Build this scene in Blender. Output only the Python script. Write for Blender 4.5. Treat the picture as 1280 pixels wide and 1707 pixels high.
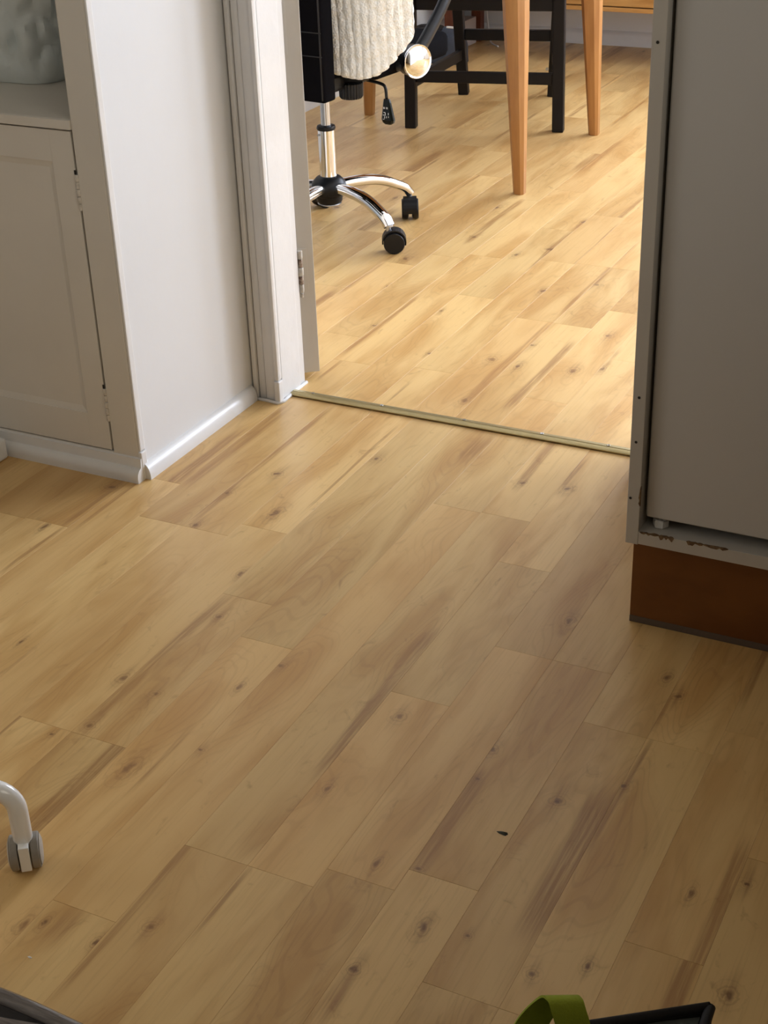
import bpy, bmesh, math, random
from mathutils import Vector, Matrix, noise
random.seed(7)
for o in list(bpy.data.objects): bpy.data.objects.remove(o)
scene = bpy.context.scene
C = scene.collection

# ------------------------------------------------------------------ camera
PITCH, YAW, ROLL, CAM_H = 0.49736837, -0.47694418, -0.03610546, 1.31
fw = Vector((math.sin(YAW)*math.cos(PITCH), math.cos(YAW)*math.cos(PITCH), -math.sin(PITCH)))
rt = fw.cross(Vector((0, 0, 1))).normalized(); up = rt.cross(fw)
r2 = rt*math.cos(ROLL) + up*math.sin(ROLL); u2 = -rt*math.sin(ROLL) + up*math.cos(ROLL)
cam_d = bpy.data.cameras.new('camera'); cam = bpy.data.objects.new('camera', cam_d); C.objects.link(cam)
cam.matrix_world = Matrix(((r2.x, u2.x, -fw.x, 0), (r2.y, u2.y, -fw.y, 0), (r2.z, u2.z, -fw.z, CAM_H), (0, 0, 0, 1)))
cam_d.sensor_fit = 'VERTICAL'; cam_d.sensor_height = 36.0; cam_d.lens = 2486.79/1707*36.0
cam_d.clip_start = 0.05
scene.camera = cam

# ------------------------------------------------------------------ world, window daylight, exposure
world = bpy.data.worlds.new('sky'); scene.world = world; world.use_nodes = True
world.node_tree.nodes['Background'].inputs[0].default_value = (0.85, 0.93, 1.0, 1)
world.node_tree.nodes['Background'].inputs[1].default_value = 0.6
def window_light(name, loc, rot, sx, sy, power, col, spread=180):
    d = bpy.data.lights.new(name, 'AREA'); d.shape = 'RECTANGLE'; d.size = sx; d.size_y = sy
    d.energy = power; d.color = col; d.spread = math.radians(spread)
    o = bpy.data.objects.new(name, d); C.objects.link(o); o.location = loc; o.rotation_euler = rot
    return o
H90 = math.pi/2
DAY = (0.87, 0.97, 1.16)
window_light('daylight_far_window', (-0.35, 6.27, 1.5), (-H90, 0, 0), 1.7, 1.2, 135, DAY, 165)
window_light('daylight_second_window', (1.9, 6.27, 1.5), (-H90, 0, 0), 1.7, 1.2, 152, DAY, 150)
window_light('daylight_near_window', (-2.28, 0.70, 0.80), (0, -H90, 0), 1.25, 0.95, 3.0, (1.0, 0.93, 0.81), 120)
window_light('daylight_right_window', (1.03, 0.35, 1.55), (0, H90, 0), 1.0, 1.5, 16, (1.0, 0.93, 0.81), 105)
vs = scene.view_settings
vs.view_transform = 'Standard'; vs.look = 'None'; vs.gamma = 1.0; vs.use_curve_mapping = False
vs.exposure = 0.0
scene.cycles.caustics_reflective = False; scene.cycles.caustics_refractive = False; scene.cycles.max_bounces = 8

# ------------------------------------------------------------------ helpers
def tag(o, label=None, cat=None, group=None, kind=None):
    if label: o['label'] = label
    if cat: o['category'] = cat
    if group: o['group'] = group
    if kind: o['kind'] = kind
    return o
def empty(name, loc=(0, 0, 0), rz=0.0, parent=None):
    o = bpy.data.objects.new(name, None); C.objects.link(o); o.location = loc; o.rotation_euler = (0, 0, rz)
    o.empty_display_size = 0.05
    if parent: o.parent = parent
    return o
def build(name, bm, mat, parent=None, smooth=False, loc=None, angle=None):
    me = bpy.data.meshes.new(name)
    bmesh.ops.recalc_face_normals(bm, faces=bm.faces[:])
    if smooth:
        for f in bm.faces: f.smooth = True
        if angle is not None:
            for e in bm.edges:
                if len(e.link_faces) == 2 and e.calc_face_angle(0) > angle: e.smooth = False
    bm.to_mesh(me); bm.free()
    if mat: me.materials.append(mat)
    o = bpy.data.objects.new(name, me); C.objects.link(o)
    if loc: o.location = loc
    if parent: o.parent = parent
    return o
def add_box(bm, x0, x1, y0, y1, z0, z1, bev=0.0, seg=2, M=None):
    t = bmesh.new()
    vs_ = [t.verts.new((x, y, z)) for x in (x0, x1) for y in (y0, y1) for z in (z0, z1)]
    for f in ((0,1,3,2),(4,6,7,5),(0,4,5,1),(2,3,7,6),(0,2,6,4),(1,5,7,3)): t.faces.new([vs_[i] for i in f])
    if bev > 0: bmesh.ops.bevel(t, geom=t.edges[:], offset=bev, segments=seg, affect='EDGES', profile=0.6)
    merge(bm, t, M); return bm
def merge(bm, t, M=None):
    if M is not None: bmesh.ops.transform(t, matrix=M, verts=t.verts)
    me = bpy.data.meshes.new('tmp'); t.to_mesh(me); t.free(); bm.from_mesh(me); bpy.data.meshes.remove(me)
def box(*a, **k): return add_box(bmesh.new(), *a, **k)
def add_tube(bm, pts, rad, n=16, cap=True, flat=None, upv=None):
    """swept tube; rad: number or list; flat: list of (a,b) half axes across/vertical"""
    pts = [Vector(p) for p in pts]; rings = []
    for i, p in enumerate(pts):
        d = (pts[min(i+1, len(pts)-1)] - pts[max(i-1, 0)]).normalized()
        ref = Vector(upv) if upv else (Vector((0, 0, 1)) if abs(d.z) < 0.95 else Vector((1, 0, 0)))
        s = d.cross(ref).normalized(); t = s.cross(d).normalized()
        if i and not upv:
            ps = prev_s - d*prev_s.dot(d)
            if ps.length > 1e-6: s = ps.normalized(); t = s.cross(d).normalized()
        prev_s = s
        if flat: a, b = flat[i] if isinstance(flat, list) else flat
        else:
            a = b = rad[i] if isinstance(rad, (list, tuple)) else rad
        rings.append([bm.verts.new(p + s*a*math.cos(2*math.pi*k/n) + t*b*math.sin(2*math.pi*k/n)) for k in range(n)])
    for a, b in zip(rings, rings[1:]):
        for k in range(n): bm.faces.new((a[k], a[(k+1) % n], b[(k+1) % n], b[k]))
    if cap: bm.faces.new(rings[0][::-1]); bm.faces.new(rings[-1])
    return bm
def tube(*a, **k): return add_tube(bmesh.new(), *a, **k)
def add_lathe(bm, prof, n=24, M=None):
    t = bmesh.new(); rings = []
    for r, z in prof:
        if r < 1e-6: rings.append([t.verts.new((0, 0, z))])
        else: rings.append([t.verts.new((r*math.cos(2*math.pi*k/n), r*math.sin(2*math.pi*k/n), z)) for k in range(n)])
    for a, b in zip(rings, rings[1:]):
        for k in range(n):
            q = [a[k % len(a)], a[(k+1) % len(a)], b[(k+1) % len(b)], b[k % len(b)]]
            q = [v for i, v in enumerate(q) if v not in q[:i]]
            if len(q) > 2: t.faces.new(q)
    for r in (rings[0], rings[-1]):
        if len(r) > 2:
            try: t.faces.new(r)
            except ValueError: pass
    merge(bm, t, M); return bm
def lathe(*a, **k): return add_lathe(bmesh.new(), *a, **k)
def add_prism(bm, poly, z0, z1, M=None):
    t = bmesh.new()
    a = [t.verts.new((x, y, z0)) for x, y in poly]; b = [t.verts.new((x, y, z1)) for x, y in poly]
    n = len(poly)
    for i in range(n): t.faces.new((a[i], a[(i+1) % n], b[(i+1) % n], b[i]))
    t.faces.new(a[::-1]); t.faces.new(b); merge(bm, t, M); return bm
def prism(*a, **k): return add_prism(bmesh.new(), *a, **k)
def smooth_path(pts, n=6):
    P = [Vector(p) for p in pts]; out = []
    for i in range(len(P)-1):
        p0, p1, p2, p3 = P[max(i-1, 0)], P[i], P[i+1], P[min(i+2, len(P)-1)]
        for k in range(n):
            t = k/n
            out.append(0.5*((2*p1) + (p2-p0)*t + (2*p0-5*p1+4*p2-p3)*t*t + (3*p1-p0-3*p2+p3)*t**3))
    out.append(P[-1]); return out
RY = lambda a: Matrix.Rotation(a, 4, 'Y')
RX = lambda a: Matrix.Rotation(a, 4, 'X')
RZ = lambda a: Matrix.Rotation(a, 4, 'Z')
T = lambda *v: Matrix.Translation(v)

# ------------------------------------------------------------------ materials
class NT:
    def __init__(s, m): s.t = m.node_tree; s.n = s.t.nodes; s.l = s.t.links
    def new(s, kind, **kw):
        nd = s.n.new(kind)
        for k, v in kw.items(): setattr(nd, k, v)
        return nd
    def put(s, sock, v):
        if isinstance(v, bpy.types.NodeSocket): s.l.new(v, sock)
        elif v is not None: sock.default_value = v
    def math(s, op, a, b=None, c=None, clamp=False):
        nd = s.new('ShaderNodeMath', operation=op, use_clamp=clamp)
        for i, v in enumerate((a, b, c)):
            if v is not None: s.put(nd.inputs[i], v)
        return nd.outputs[0]
    def mix(s, f, a, b, blend='MIX'):
        nd = s.new('ShaderNodeMix', data_type='RGBA', blend_type=blend)
        s.put(nd.inputs[0], f); s.put(nd.inputs[6], a); s.put(nd.inputs[7], b); return nd.outputs[2]
    def noise(s, vec, scale, detail=3, rough=0.5, dist=0.0):
        nd = s.new('ShaderNodeTexNoise'); s.put(nd.inputs['Vector'], vec)
        nd.inputs['Scale'].default_value = scale; nd.inputs['Detail'].default_value = detail
        nd.inputs['Roughness'].default_value = rough; nd.inputs['Distortion'].default_value = dist
        return nd.outputs['Fac']
    def ramp(s, v, lo, hi, smooth=True):
        nd = s.new('ShaderNodeMapRange', interpolation_type='SMOOTHSTEP' if smooth else 'LINEAR', clamp=True)
        s.put(nd.inputs[0], v); s.put(nd.inputs[1], lo); s.put(nd.inputs[2], hi); return nd.outputs[0]
    def xyz(s, x, y, z):
        nd = s.new('ShaderNodeCombineXYZ')
        for i, v in enumerate((x, y, z)): s.put(nd.inputs[i], v)
        return nd.outputs[0]
def rgba(c): return (c[0], c[1], c[2], 1)
def mat(name, col, rough=0.5, metal=0.0, var=0.0, vscale=4.0, bump=0.0, bscale=60.0, spec=0.5, stretch=None, col2=None, coat=0.0, sheen=0.0):
    m = bpy.data.materials.new(name); m.use_nodes = True; g = NT(m); b = g.n['Principled BSDF']
    b.inputs['Base Color'].default_value = rgba(col); b.inputs['Roughness'].default_value = rough
    b.inputs['Metallic'].default_value = metal; b.inputs['Specular IOR Level'].default_value = spec
    b.inputs['Coat Weight'].default_value = coat; b.inputs['Sheen Weight'].default_value = sheen
    tc = g.new('ShaderNodeTexCoord'); vec = tc.outputs['Object']
    if stretch:
        mp = g.new('ShaderNodeMapping'); mp.inputs['Scale'].default_value = stretch; g.l.new(vec, mp.inputs[0]); vec = mp.outputs[0]
    if var or col2:
        f = g.ramp(g.noise(vec, vscale, 4, 0.55), 0.3, 0.7)
        c2 = col2 or tuple(max(0, c*(1-var)) for c in col)
        g.l.new(g.mix(f, rgba(col), rgba(c2)), b.inputs['Base Color'])
    if bump:
        bp = g.new('ShaderNodeBump'); bp.inputs['Strength'].default_value = bump; bp.inputs['Distance'].default_value = 0.002
        g.l.new(g.noise(vec, bscale, 3), bp.inputs['Height']); g.l.new(bp.outputs[0], b.inputs['Normal'])
    return m
M_wall = mat('wall_paint', (0.80, 0.80, 0.795), 0.55, var=0.03, vscale=3, bump=0.15, bscale=30)
M_ceil = mat('ceiling_paint', (0.78, 0.78, 0.77), 0.8, var=0.02)
M_gloss = mat('white_gloss_paint', (0.80, 0.79, 0.77), 0.3, var=0.05, vscale=9, bump=0.25, bscale=45)
M_cup = mat('cupboard_paint', (0.74, 0.70, 0.63), 0.4, var=0.05, vscale=5, bump=0.2, bscale=35)
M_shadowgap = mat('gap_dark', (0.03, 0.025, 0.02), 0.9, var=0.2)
M_rust = mat('chipped_hinge_metal', (0.52, 0.45, 0.38), 0.55, metal=0.2, vscale=160, col2=(0.16, 0.09, 0.06), bump=0.4, bscale=300)
M_hinge_paint = mat('painted_hinge', (0.72, 0.68, 0.61), 0.45, vscale=130, var=0.25, bump=0.4, bscale=200)
M_brass = mat('brass_threshold', (0.52, 0.43, 0.22), 0.34, metal=0.85, var=0.25, vscale=60, stretch=(1, 30, 30), bump=0.1, bscale=200)
M_screw = mat('steel_screw', (0.35, 0.31, 0.25), 0.4, metal=0.9, var=0.3, vscale=200)
M_carcass = mat('grey_melamine', (0.52, 0.49, 0.44), 0.5, var=0.04, vscale=6)
M_fridge = mat('fridge_enamel', (0.56, 0.55, 0.53), 0.38, var=0.02, vscale=4)
M_plinth = mat('plinth_veneer', (0.185, 0.064, 0.013), 0.42, vscale=4, col2=(0.14, 0.044, 0.008), stretch=(2, 1, 3.5), bump=0.03)
M_rubber = mat('plinth_seal', (0.12, 0.085, 0.06), 0.6, var=0.2)
M_chip = mat('bare_chipboard', (0.24, 0.15, 0.07), 0.9, vscale=150, col2=(0.10, 0.055, 0.025), bump=0.8, bscale=260)
M_chrome = mat('chrome', (0.82, 0.82, 0.82), 0.07, metal=1.0, var=0.02, vscale=20)
M_steel = mat('satin_steel', (0.55, 0.56, 0.58), 0.28, metal=1.0, var=0.03, vscale=20)
M_blackpl = mat('black_plastic', (0.009, 0.009, 0.010), 0.38, spec=0.3, var=0.2, vscale=30)
M_blackfab = mat('black_fabric', (0.0045, 0.004, 0.005), 0.95, var=0.2, vscale=200, bump=0.3, bscale=900, spec=0.05)
M_blackwood = mat('black_stained_wood', (0.010, 0.008, 0.0075), 0.5, spec=0.25, var=0.35, vscale=12, stretch=(1, 1, 0.2), bump=0.05)
M_beech = mat('orange_beech', (0.46, 0.225, 0.072), 0.4, vscale=9, col2=(0.37, 0.165, 0.048), stretch=(4, 4, 0.5), bump=0.03)
M_oak = mat('honey_oak', (0.55, 0.29, 0.09), 0.45, vscale=8, col2=(0.40, 0.19, 0.05), stretch=(0.6, 4, 6), bump=0.04)
M_redwood = mat('dark_red_wood', (0.20, 0.055, 0.022), 0.45, vscale=9, col2=(0.13, 0.033, 0.014), stretch=(4, 4, 0.5))
M_white_pl = mat('white_plastic', (0.82, 0.82, 0.80), 0.3, var=0.02)
M_white_tube = mat('white_powder_coat', (0.90, 0.89, 0.86), 0.22, var=0.02, vscale=20, coat=0.3)
M_grey_tyre = mat('grey_rubber_tyre', (0.30, 0.27, 0.23), 0.6, var=0.1, vscale=60)
M_grey_hub = mat('grey_wheel_hub', (0.52, 0.48, 0.42), 0.5, var=0.05, vscale=60)
M_gloss_black = mat('glossy_black_film', (0.012, 0.012, 0.015), 0.12, var=0.3, vscale=25, bump=0.6, bscale=22, coat=0.4)
M_film = mat('clear_grey_film', (0.17, 0.145, 0.13), 0.18, var=0.4, vscale=30, stretch=(1, 8, 8), bump=0.5, bscale=30, coat=0.3)
M_lime = mat('lime_webbing', (0.30, 0.36, 0.018), 0.75, var=0.12, vscale=40, bump=0.4, bscale=420)
M_bagblack = mat('black_bag_nylon', (0.010, 0.009, 0.010), 0.7, var=0.2, vscale=60, bump=0.2, bscale=300)
M_baggrey = mat('grey_bag_lining', (0.10, 0.115, 0.105), 0.6, var=0.35, vscale=40)
M_bluegrey = mat('blue_grey_fabric', (0.06, 0.072, 0.10), 0.8, var=0.2, vscale=30, bump=0.3, bscale=300)
M_crumb = mat('pale_crumb', (0.85, 0.80, 0.74), 0.6, var=0.1, vscale=300)
M_leaf = mat('dark_leaf_flake', (0.05, 0.05, 0.03), 0.7, var=0.3, vscale=300)
M_cord = mat('white_cord', (0.75, 0.73, 0.70), 0.4, var=0.03)
M_pinkbox = mat('pale_card', (0.55, 0.47, 0.43), 0.7, var=0.06, vscale=12)
M_mark = mat('white_print', (0.85, 0.85, 0.85), 0.6, var=0.1, vscale=200)

def mat_knit():
    m = mat('cream_knit', (0.80, 0.72, 0.56), 0.95, sheen=0.4, spec=0.15); g = NT(m); b = g.n['Principled BSDF']
    tc = g.new('ShaderNodeTexCoord'); v = tc.outputs['Object']
    vo = g.new('ShaderNodeTexVoronoi'); vo.inputs['Scale'].default_value = 190; g.l.new(v, vo.inputs['Vector'])
    nz = g.noise(v, 70, 4, 0.65)
    h = g.math('ADD', g.math('MULTIPLY', vo.outputs['Distance'], 0.9), nz)
    bp = g.new('ShaderNodeBump'); bp.inputs['Strength'].default_value = 0.7; bp.inputs['Distance'].default_value = 0.004
    g.l.new(h, bp.inputs['Height']); g.l.new(bp.outputs[0], b.inputs['Normal'])
    g.l.new(g.mix(g.ramp(nz, 0.3, 0.62), rgba((0.88, 0.82, 0.69)), rgba((0.95, 0.93, 0.86))), b.inputs['Base Color'])
    return m
M_knit = mat_knit()
def mat_bag():
    m = mat('white_polythene', (0.80, 0.86, 0.85), 0.32, spec=0.5); g = NT(m); b = g.n['Principled BSDF']
    tc = g.new('ShaderNodeTexCoord')
    nd = g.noise(tc.outputs['Object'], 11, 3, 0.5, 0.6)
    bp = g.new('ShaderNodeBump'); bp.inputs['Strength'].default_value = 0.5; bp.inputs['Distance'].default_value = 0.02
    g.l.new(nd, bp.inputs['Height']); g.l.new(bp.outputs[0], b.inputs['Normal'])
    return m
M_polybag = mat_bag()
def mat_glass():
    m = bpy.data.materials.new('window_glass'); m.use_nodes = True; g = NT(m)
    b = g.n['Principled BSDF']; out = g.n['Material Output']
    tr = g.new('ShaderNodeBsdfTransparent'); gl = g.new('ShaderNodeBsdfGlossy'); gl.inputs['Roughness'].default_value = 0.02
    mx = g.new('ShaderNodeMixShader'); mx.inputs[0].default_value = 0.06
    g.l.new(tr.outputs[0], mx.inputs[1]); g.l.new(gl.outputs[0], mx.inputs[2]); g.l.new(mx.outputs[0], out.inputs[0]); g.n.remove(b)
    return m
M_glass = mat_glass()

def mat_plank():
    m = bpy.data.materials.new('maple_laminate'); m.use_nodes = True; g = NT(m); b = g.n['Principled BSDF']
    tc = g.new('ShaderNodeTexCoord'); sp = g.new('ShaderNodeSeparateXYZ'); g.l.new(tc.outputs['Object'], sp.inputs[0])
    X, Y = sp.outputs[0], sp.outputs[1]
    def attr(n):
        a = g.new('ShaderNodeAttribute', attribute_type='OBJECT', attribute_name=n)
        s = g.new('ShaderNodeSeparateXYZ'); g.l.new(a.outputs['Vector'], s.inputs[0]); return s.outputs, a
    (tone, hue, seed), _ = attr('tone')
    sy = g.math('MULTIPLY', seed, 41.0)
    big = g.noise(g.xyz(g.math('MULTIPLY', X, 13.0), g.math('ADD', g.math('MULTIPLY', Y, 2.6), sy), seed), 1.0, 3, 0.55, 0.5)
    warp = g.noise(g.xyz(g.math('MULTIPLY', X, 9.0), g.math('ADD', g.math('MULTIPLY', Y, 1.9), sy), seed), 1.0, 2, 0.5, 0.3)
    fine = g.noise(g.xyz(g.math('MULTIPLY', X, 210.0), g.math('ADD', g.math('MULTIPLY', Y, 7.0), sy), seed), 1.0, 3, 0.6)
    blot = g.noise(g.xyz(g.math('MULTIPLY', X, 30.0), g.math('ADD', g.math('MULTIPLY', Y, 15.0), sy), seed), 1.0, 4, 0.6, 1.2)
    warp2 = g.noise(g.xyz(g.math('MULTIPLY', X, 42.0), g.math('ADD', g.math('MULTIPLY', Y, 34.0), sy), 3.1), 1.0, 3, 0.6, 0.4)
    ring = g.math('SINE', g.math('ADD', g.math('MULTIPLY', X, 190.0), g.math('MULTIPLY', warp, 150.0)))
    ringm = g.math('MULTIPLY', g.ramp(ring, 0.35, 1.0), g.ramp(warp, 0.40, 0.62))
    light, mid, dark = (0.77, 0.515, 0.215, 1), (0.555, 0.305, 0.098, 1), (0.27, 0.122, 0.040, 1)
    base = g.mix(g.math('MULTIPLY', g.ramp(big, 0.36, 0.72), 0.85), light, mid)
    base = g.mix(g.math('MULTIPLY', ringm, 0.13), base, dark)
    base = g.mix(g.math('MULTIPLY', g.ramp(fine, 0.48, 0.76), 0.15), base, dark)
    base = g.mix(g.math('MULTIPLY', g.ramp(blot, 0.60, 0.80), 0.42), base, dark)
    # heartwood streak along the strip
    (sx, s0, s1), an = attr('streak'); sw = an.outputs['Alpha']
    wob = g.math('MULTIPLY', g.math('SUBTRACT', warp, 0.5), 0.020)
    wid = g.math('MULTIPLY', sw, g.math('ADD', 0.35, g.math('MULTIPLY', big, 1.3)))
    d = g.math('DIVIDE', g.math('ABSOLUTE', g.math('SUBTRACT', g.math('ADD', X, wob), sx)), g.math('ADD', wid, 0.0001))
    sm = g.math('MULTIPLY', g.ramp(d, 1.0, 0.35), g.math('MULTIPLY', g.ramp(Y, g.math('SUBTRACT', s0, 0.03), g.math('ADD', s0, 0.05)), g.ramp(Y, g.math('ADD', s1, 0.03), g.math('SUBTRACT', s1, 0.05))))
    sm = g.math('MULTIPLY', sm, g.math('GREATER_THAN', sw, 0.0005))
    sm = g.math('MULTIPLY', sm, g.ramp(fine, 0.15, 0.62))
    base = g.mix(g.math('MULTIPLY', sm, 0.64), base, (0.31, 0.140, 0.045, 1))
    kn = g.noise(g.xyz(g.math('MULTIPLY', X, 130.0), g.math('ADD', g.math('MULTIPLY', Y, 75.0), sy), 1.7), 1.0, 2, 0.55, 0.8)
    # knots
    for nm in ('knot_a', 'knot_b', 'knot_c'):
        (kx, ky, kr0), _ = attr(nm); kr = g.math('MULTIPLY', kr0, 1.25)
        ox = g.math('SUBTRACT', X, kx); oy = g.math('SUBTRACT', Y, ky)
        rr = g.math('ADD', kr, 0.00001)
        w2 = g.math('SUBTRACT', warp2, 0.5); kb = g.math('SUBTRACT', kn, 0.5)
        asp = g.math('ADD', 0.6, g.math('MULTIPLY', g.math('FRACT', g.math('MULTIPLY', kr, 3571.0)), 1.5))
        dx = g.math('ADD', g.math('DIVIDE', ox, rr), g.math('ADD', g.math('MULTIPLY', w2, 2.2), g.math('MULTIPLY', kb, 0.5)))
        dy = g.math('ADD', g.math('DIVIDE', oy, g.math('MULTIPLY', rr, asp)), g.math('MULTIPLY', kb, 0.9))
        dd = g.math('SQRT', g.math('ADD', g.math('MULTIPLY', dx, dx), g.math('MULTIPLY', dy, dy)))
        d2 = g.math('SQRT', g.math('ADD', g.math('POWER', g.math('MULTIPLY', dx, 0.55), 2.0), g.math('POWER', g.math('DIVIDE', oy, g.math('MULTIPLY', rr, 6.5)), 2.0)))
        on = g.math('GREATER_THAN', kr, 0.0008)
        body = g.math('MULTIPLY', g.math('MULTIPLY', g.ramp(dd, 0.95, 0.2), on), g.math('ADD', 0.45, g.math('MULTIPLY', kn, 0.6)))
        halo = g.math('MULTIPLY', g.math('MULTIPLY', g.ramp(d2, 1.0, 0.1), on), g.math('ADD', 0.16, g.math('MULTIPLY', g.ramp(fine, 0.3, 0.7), 0.40)))
        rg = g.math('MULTIPLY', g.math('MULTIPLY', g.ramp(g.math('SINE', g.math('MULTIPLY', dd, 7.0)), 0.3, 1.0), g.ramp(dd, 2.8, 0.9)), g.math('MULTIPLY', on, 0.26))
        base = g.mix(halo, base, (0.32, 0.165, 0.062, 1)); base = g.mix(rg, base, (0.24, 0.115, 0.045, 1))
        base = g.mix(g.math('MULTIPLY', body, 1.0), base, (0.165, 0.076, 0.034, 1))
    base = g.mix(g.math('ABSOLUTE', hue), base, (0.60, 0.325, 0.115, 1))
    sc = g.math('ADD', 1.0, tone)
    mul = g.mix(1.0, base, g.xyz(sc, sc, sc), 'MULTIPLY')
    g.l.new(mul, b.inputs['Base Color'])
    b.inputs['Roughness'].default_value = 0.36; b.inputs['Specular IOR Level'].default_value = 0.4
    rgh = g.math('ADD', 0.30, g.math('MULTIPLY', fine, 0.12)); g.l.new(rgh, b.inputs['Roughness'])
    bp = g.new('ShaderNodeBump'); bp.inputs['Strength'].default_value = 0.06; bp.inputs['Distance'].default_value = 0.0006
    g.l.new(fine, bp.inputs['Height']); g.l.new(bp.outputs[0], b.inputs['Normal'])
    return m
M_plank = mat_plank()

# ------------------------------------------------------------------ room shell
NX0, NX1, NY0, NY1 = -2.25, 1.0, -2.4, 2.505       # near room
FX0, FX1, FY0, FY1 = -2.75, 3.2, 2.605, 6.243     # far room
CEIL = 2.45
DL, DR, DTOP = -1.545, -0.745, 2.03               # door opening
floor = build('floor', box(NX0-0.1, FX1+0.1, NY0-0.1, FY1+0.1, -0.06, -0.012), mat('underlay', (0.25, 0.17, 0.09), 0.9, var=0.1)); tag(floor, kind='structure', label='maple strip laminate floor running through both rooms')
tag(build('ceiling', box(NX0-0.1, FX1+0.1, NY0-0.1, FY1+0.1, CEIL, CEIL+0.1), M_ceil), kind='structure')
M_beige = mat('beige_wall_paint', (0.34, 0.27, 0.19), 0.7, var=0.03, vscale=3)
def wall(name, boxes, m=None):
    bm = bmesh.new()
    for b in boxes: add_box(bm, *b)
    return tag(build(name, bm, m or M_wall), kind='structure')
def window(name, axis, plane, a0, a1, z0, z1, depth):
    """a framed two light window set in an opening; axis 'x' = wall in the xz plane"""
    e = empty(name); tag(e, kind='structure')
    def bx(u0, u1, d0, d1, v0, v1, nm, m, bev=0.004):
        if axis == 'x': b_ = box(u0, u1, plane+d0, plane+d1, v0, v1, bev=bev)
        else: b_ = box(plane+d0, plane+d1, u0, u1, v0, v1, bev=bev)
        return build(nm, b_, m, e)
    t = 0.055
    bx(a0, a1, -depth, depth, z0, z0+t, 'window_frame', M_gloss); bx(a0, a1, -depth, depth, z1-t, z1, 'window_frame', M_gloss)
    bx(a0, a0+t, -depth, depth, z0+t, z1-t, 'window_frame', M_gloss); bx(a1-t, a1, -depth, depth, z0+t, z1-t, 'window_frame', M_gloss)
    mid = (a0+a1)/2
    bx(mid-0.03, mid+0.03, -depth, depth, z0+t, z1-t, 'mullion', M_gloss)
    for p, q in ((a0+t, mid-0.03), (mid+0.03, a1-t)): bx(p, q, -0.003, 0.003, z0+t, z1-t, 'pane', M_glass, 0)
    return e
def holed(axis, p0, p1, a0, a1, w0, w1, z0, z1):
    L = [(a0, w0, 0, CEIL), (w1, a1, 0, CEIL), (w0, w1, 0, z0), (w0, w1, z1, CEIL)]
    return [((u0, u1, p0, p1, v0, v1) if axis == 'x' else (p0, p1, u0, u1, v0, v1)) for u0, u1, v0, v1 in L]
W1, W2 = (-1.25, 0.55), (1.0, 2.8)
bb = [(FX0-0.1, W1[0], FY1, FY1+0.1, 0, CEIL), (W1[1], W2[0], FY1, FY1+0.1, 0, CEIL), (W2[1], FX1+0.1, FY1, FY1+0.1, 0, CEIL)]
for a_, b_ in (W1, W2): bb += [(a_, b_, FY1, FY1+0.1, 0, 0.85), (a_, b_, FY1, FY1+0.1, 2.15, CEIL)]
wall('wall_far_back', bb); window('window_1', 'x', FY1-0.03, *W1, 0.85, 2.15, 0.03); window('window_2', 'x', FY1-0.03, *W2, 0.85, 2.15, 0.03)
wall('wall_far_right', [(FX1, FX1+0.1, FY0-0.1, FY1, 0, CEIL)])
wall('wall_far_left', [(FX0-0.1, FX0, FY0, FY1, 0, CEIL)])
wall('wall_near_left', holed('y', NX0-0.1, NX0, NY0-0.1, NY1, 0.15, 1.25, 0.10, 1.50)); window('window_3', 'y', NX0+0.03, 0.15, 1.25, 0.10, 1.50, 0.03)
wall('wall_near_front', [(NX0, NX1+0.1, NY0-0.1, NY0, 0, CEIL)], M_beige)
wall('wall_near_right', holed('y', NX1, NX1+0.1, NY0, NY1, -0.45, 1.15, 1.0, 2.1), M_beige); window('window_4', 'y', NX1-0.03, -0.45, 1.15, 1.0, 2.1, 0.03)
wall('added_shade_block', [(0.38, NX1-0.06, -1.6, 2.4, 0, 0.92)], M_beige)  # unseen counter-height block, added to keep window light off the right-hand floor
wall('wall_partition', [(NX0-0.1, DL-0.03, NY1, FY0, 0, CEIL), (DR+0.03, FX1, NY1, FY0, 0, CEIL), (DL-0.03, DR+0.03, NY1, FY0, DTOP+0.03, CEIL)])
WX = -1.597
wall('wall_return', [(WX-0.043, WX, 2.095, NY1, 0, CEIL)])
# baseboards
def quadrant(dep, hgt, n=7, lip=0.004):
    return [(0, 0), (dep, 0), (dep, lip)] + [(dep*math.cos(a), lip+(hgt-lip)*math.sin(a)) for a in [math.pi/2*k/n for k in range(1, n)]] + [(0, hgt)]
def moulding(name, poly, p0, p1, out, m, parent=None, kind='structure'):
    p0 = Vector(p0); p1 = Vector(p1); out = Vector(out); bm = bmesh.new()
    a = [bm.verts.new(p0 + out*d + Vector((0, 0, z))) for d, z in poly]; b = [bm.verts.new(p1 + out*d + Vector((0, 0, z))) for d, z in poly]
    n = len(poly)
    for i in range(n): bm.faces.new((a[i], a[(i+1) % n], b[(i+1) % n], b[i]))
    bm.faces.new(a[::-1]); bm.faces.new(b)
    o = build(name, bm, m, parent, smooth=True, angle=0.6)
    if kind: tag(o, kind=kind)
    return o
moulding('baseboard_return', quadrant(0.016, 0.033), (WX, 2.084, 0), (WX, 2.488, 0), (1, 0, 0), M_gloss)
skirt = [(0, 0), (0.016, 0), (0.016, 0.042), (0.012, 0.052), (0.004, 0.058), (0, 0.06)]
moulding('baseboard_far_back', skirt, (FX0, FY1, 0), (FX1, FY1, 0), (0, -1, 0), M_gloss)
moulding('baseboard_far_left', [(0, 0), (0.018, 0), (0.018, 0.085), (0.012, 0.10), (0, 0.105)], (FX0, FY0, 0), (FX0, FY1-0.016, 0), (1, 0, 0), M_gloss)

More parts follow.
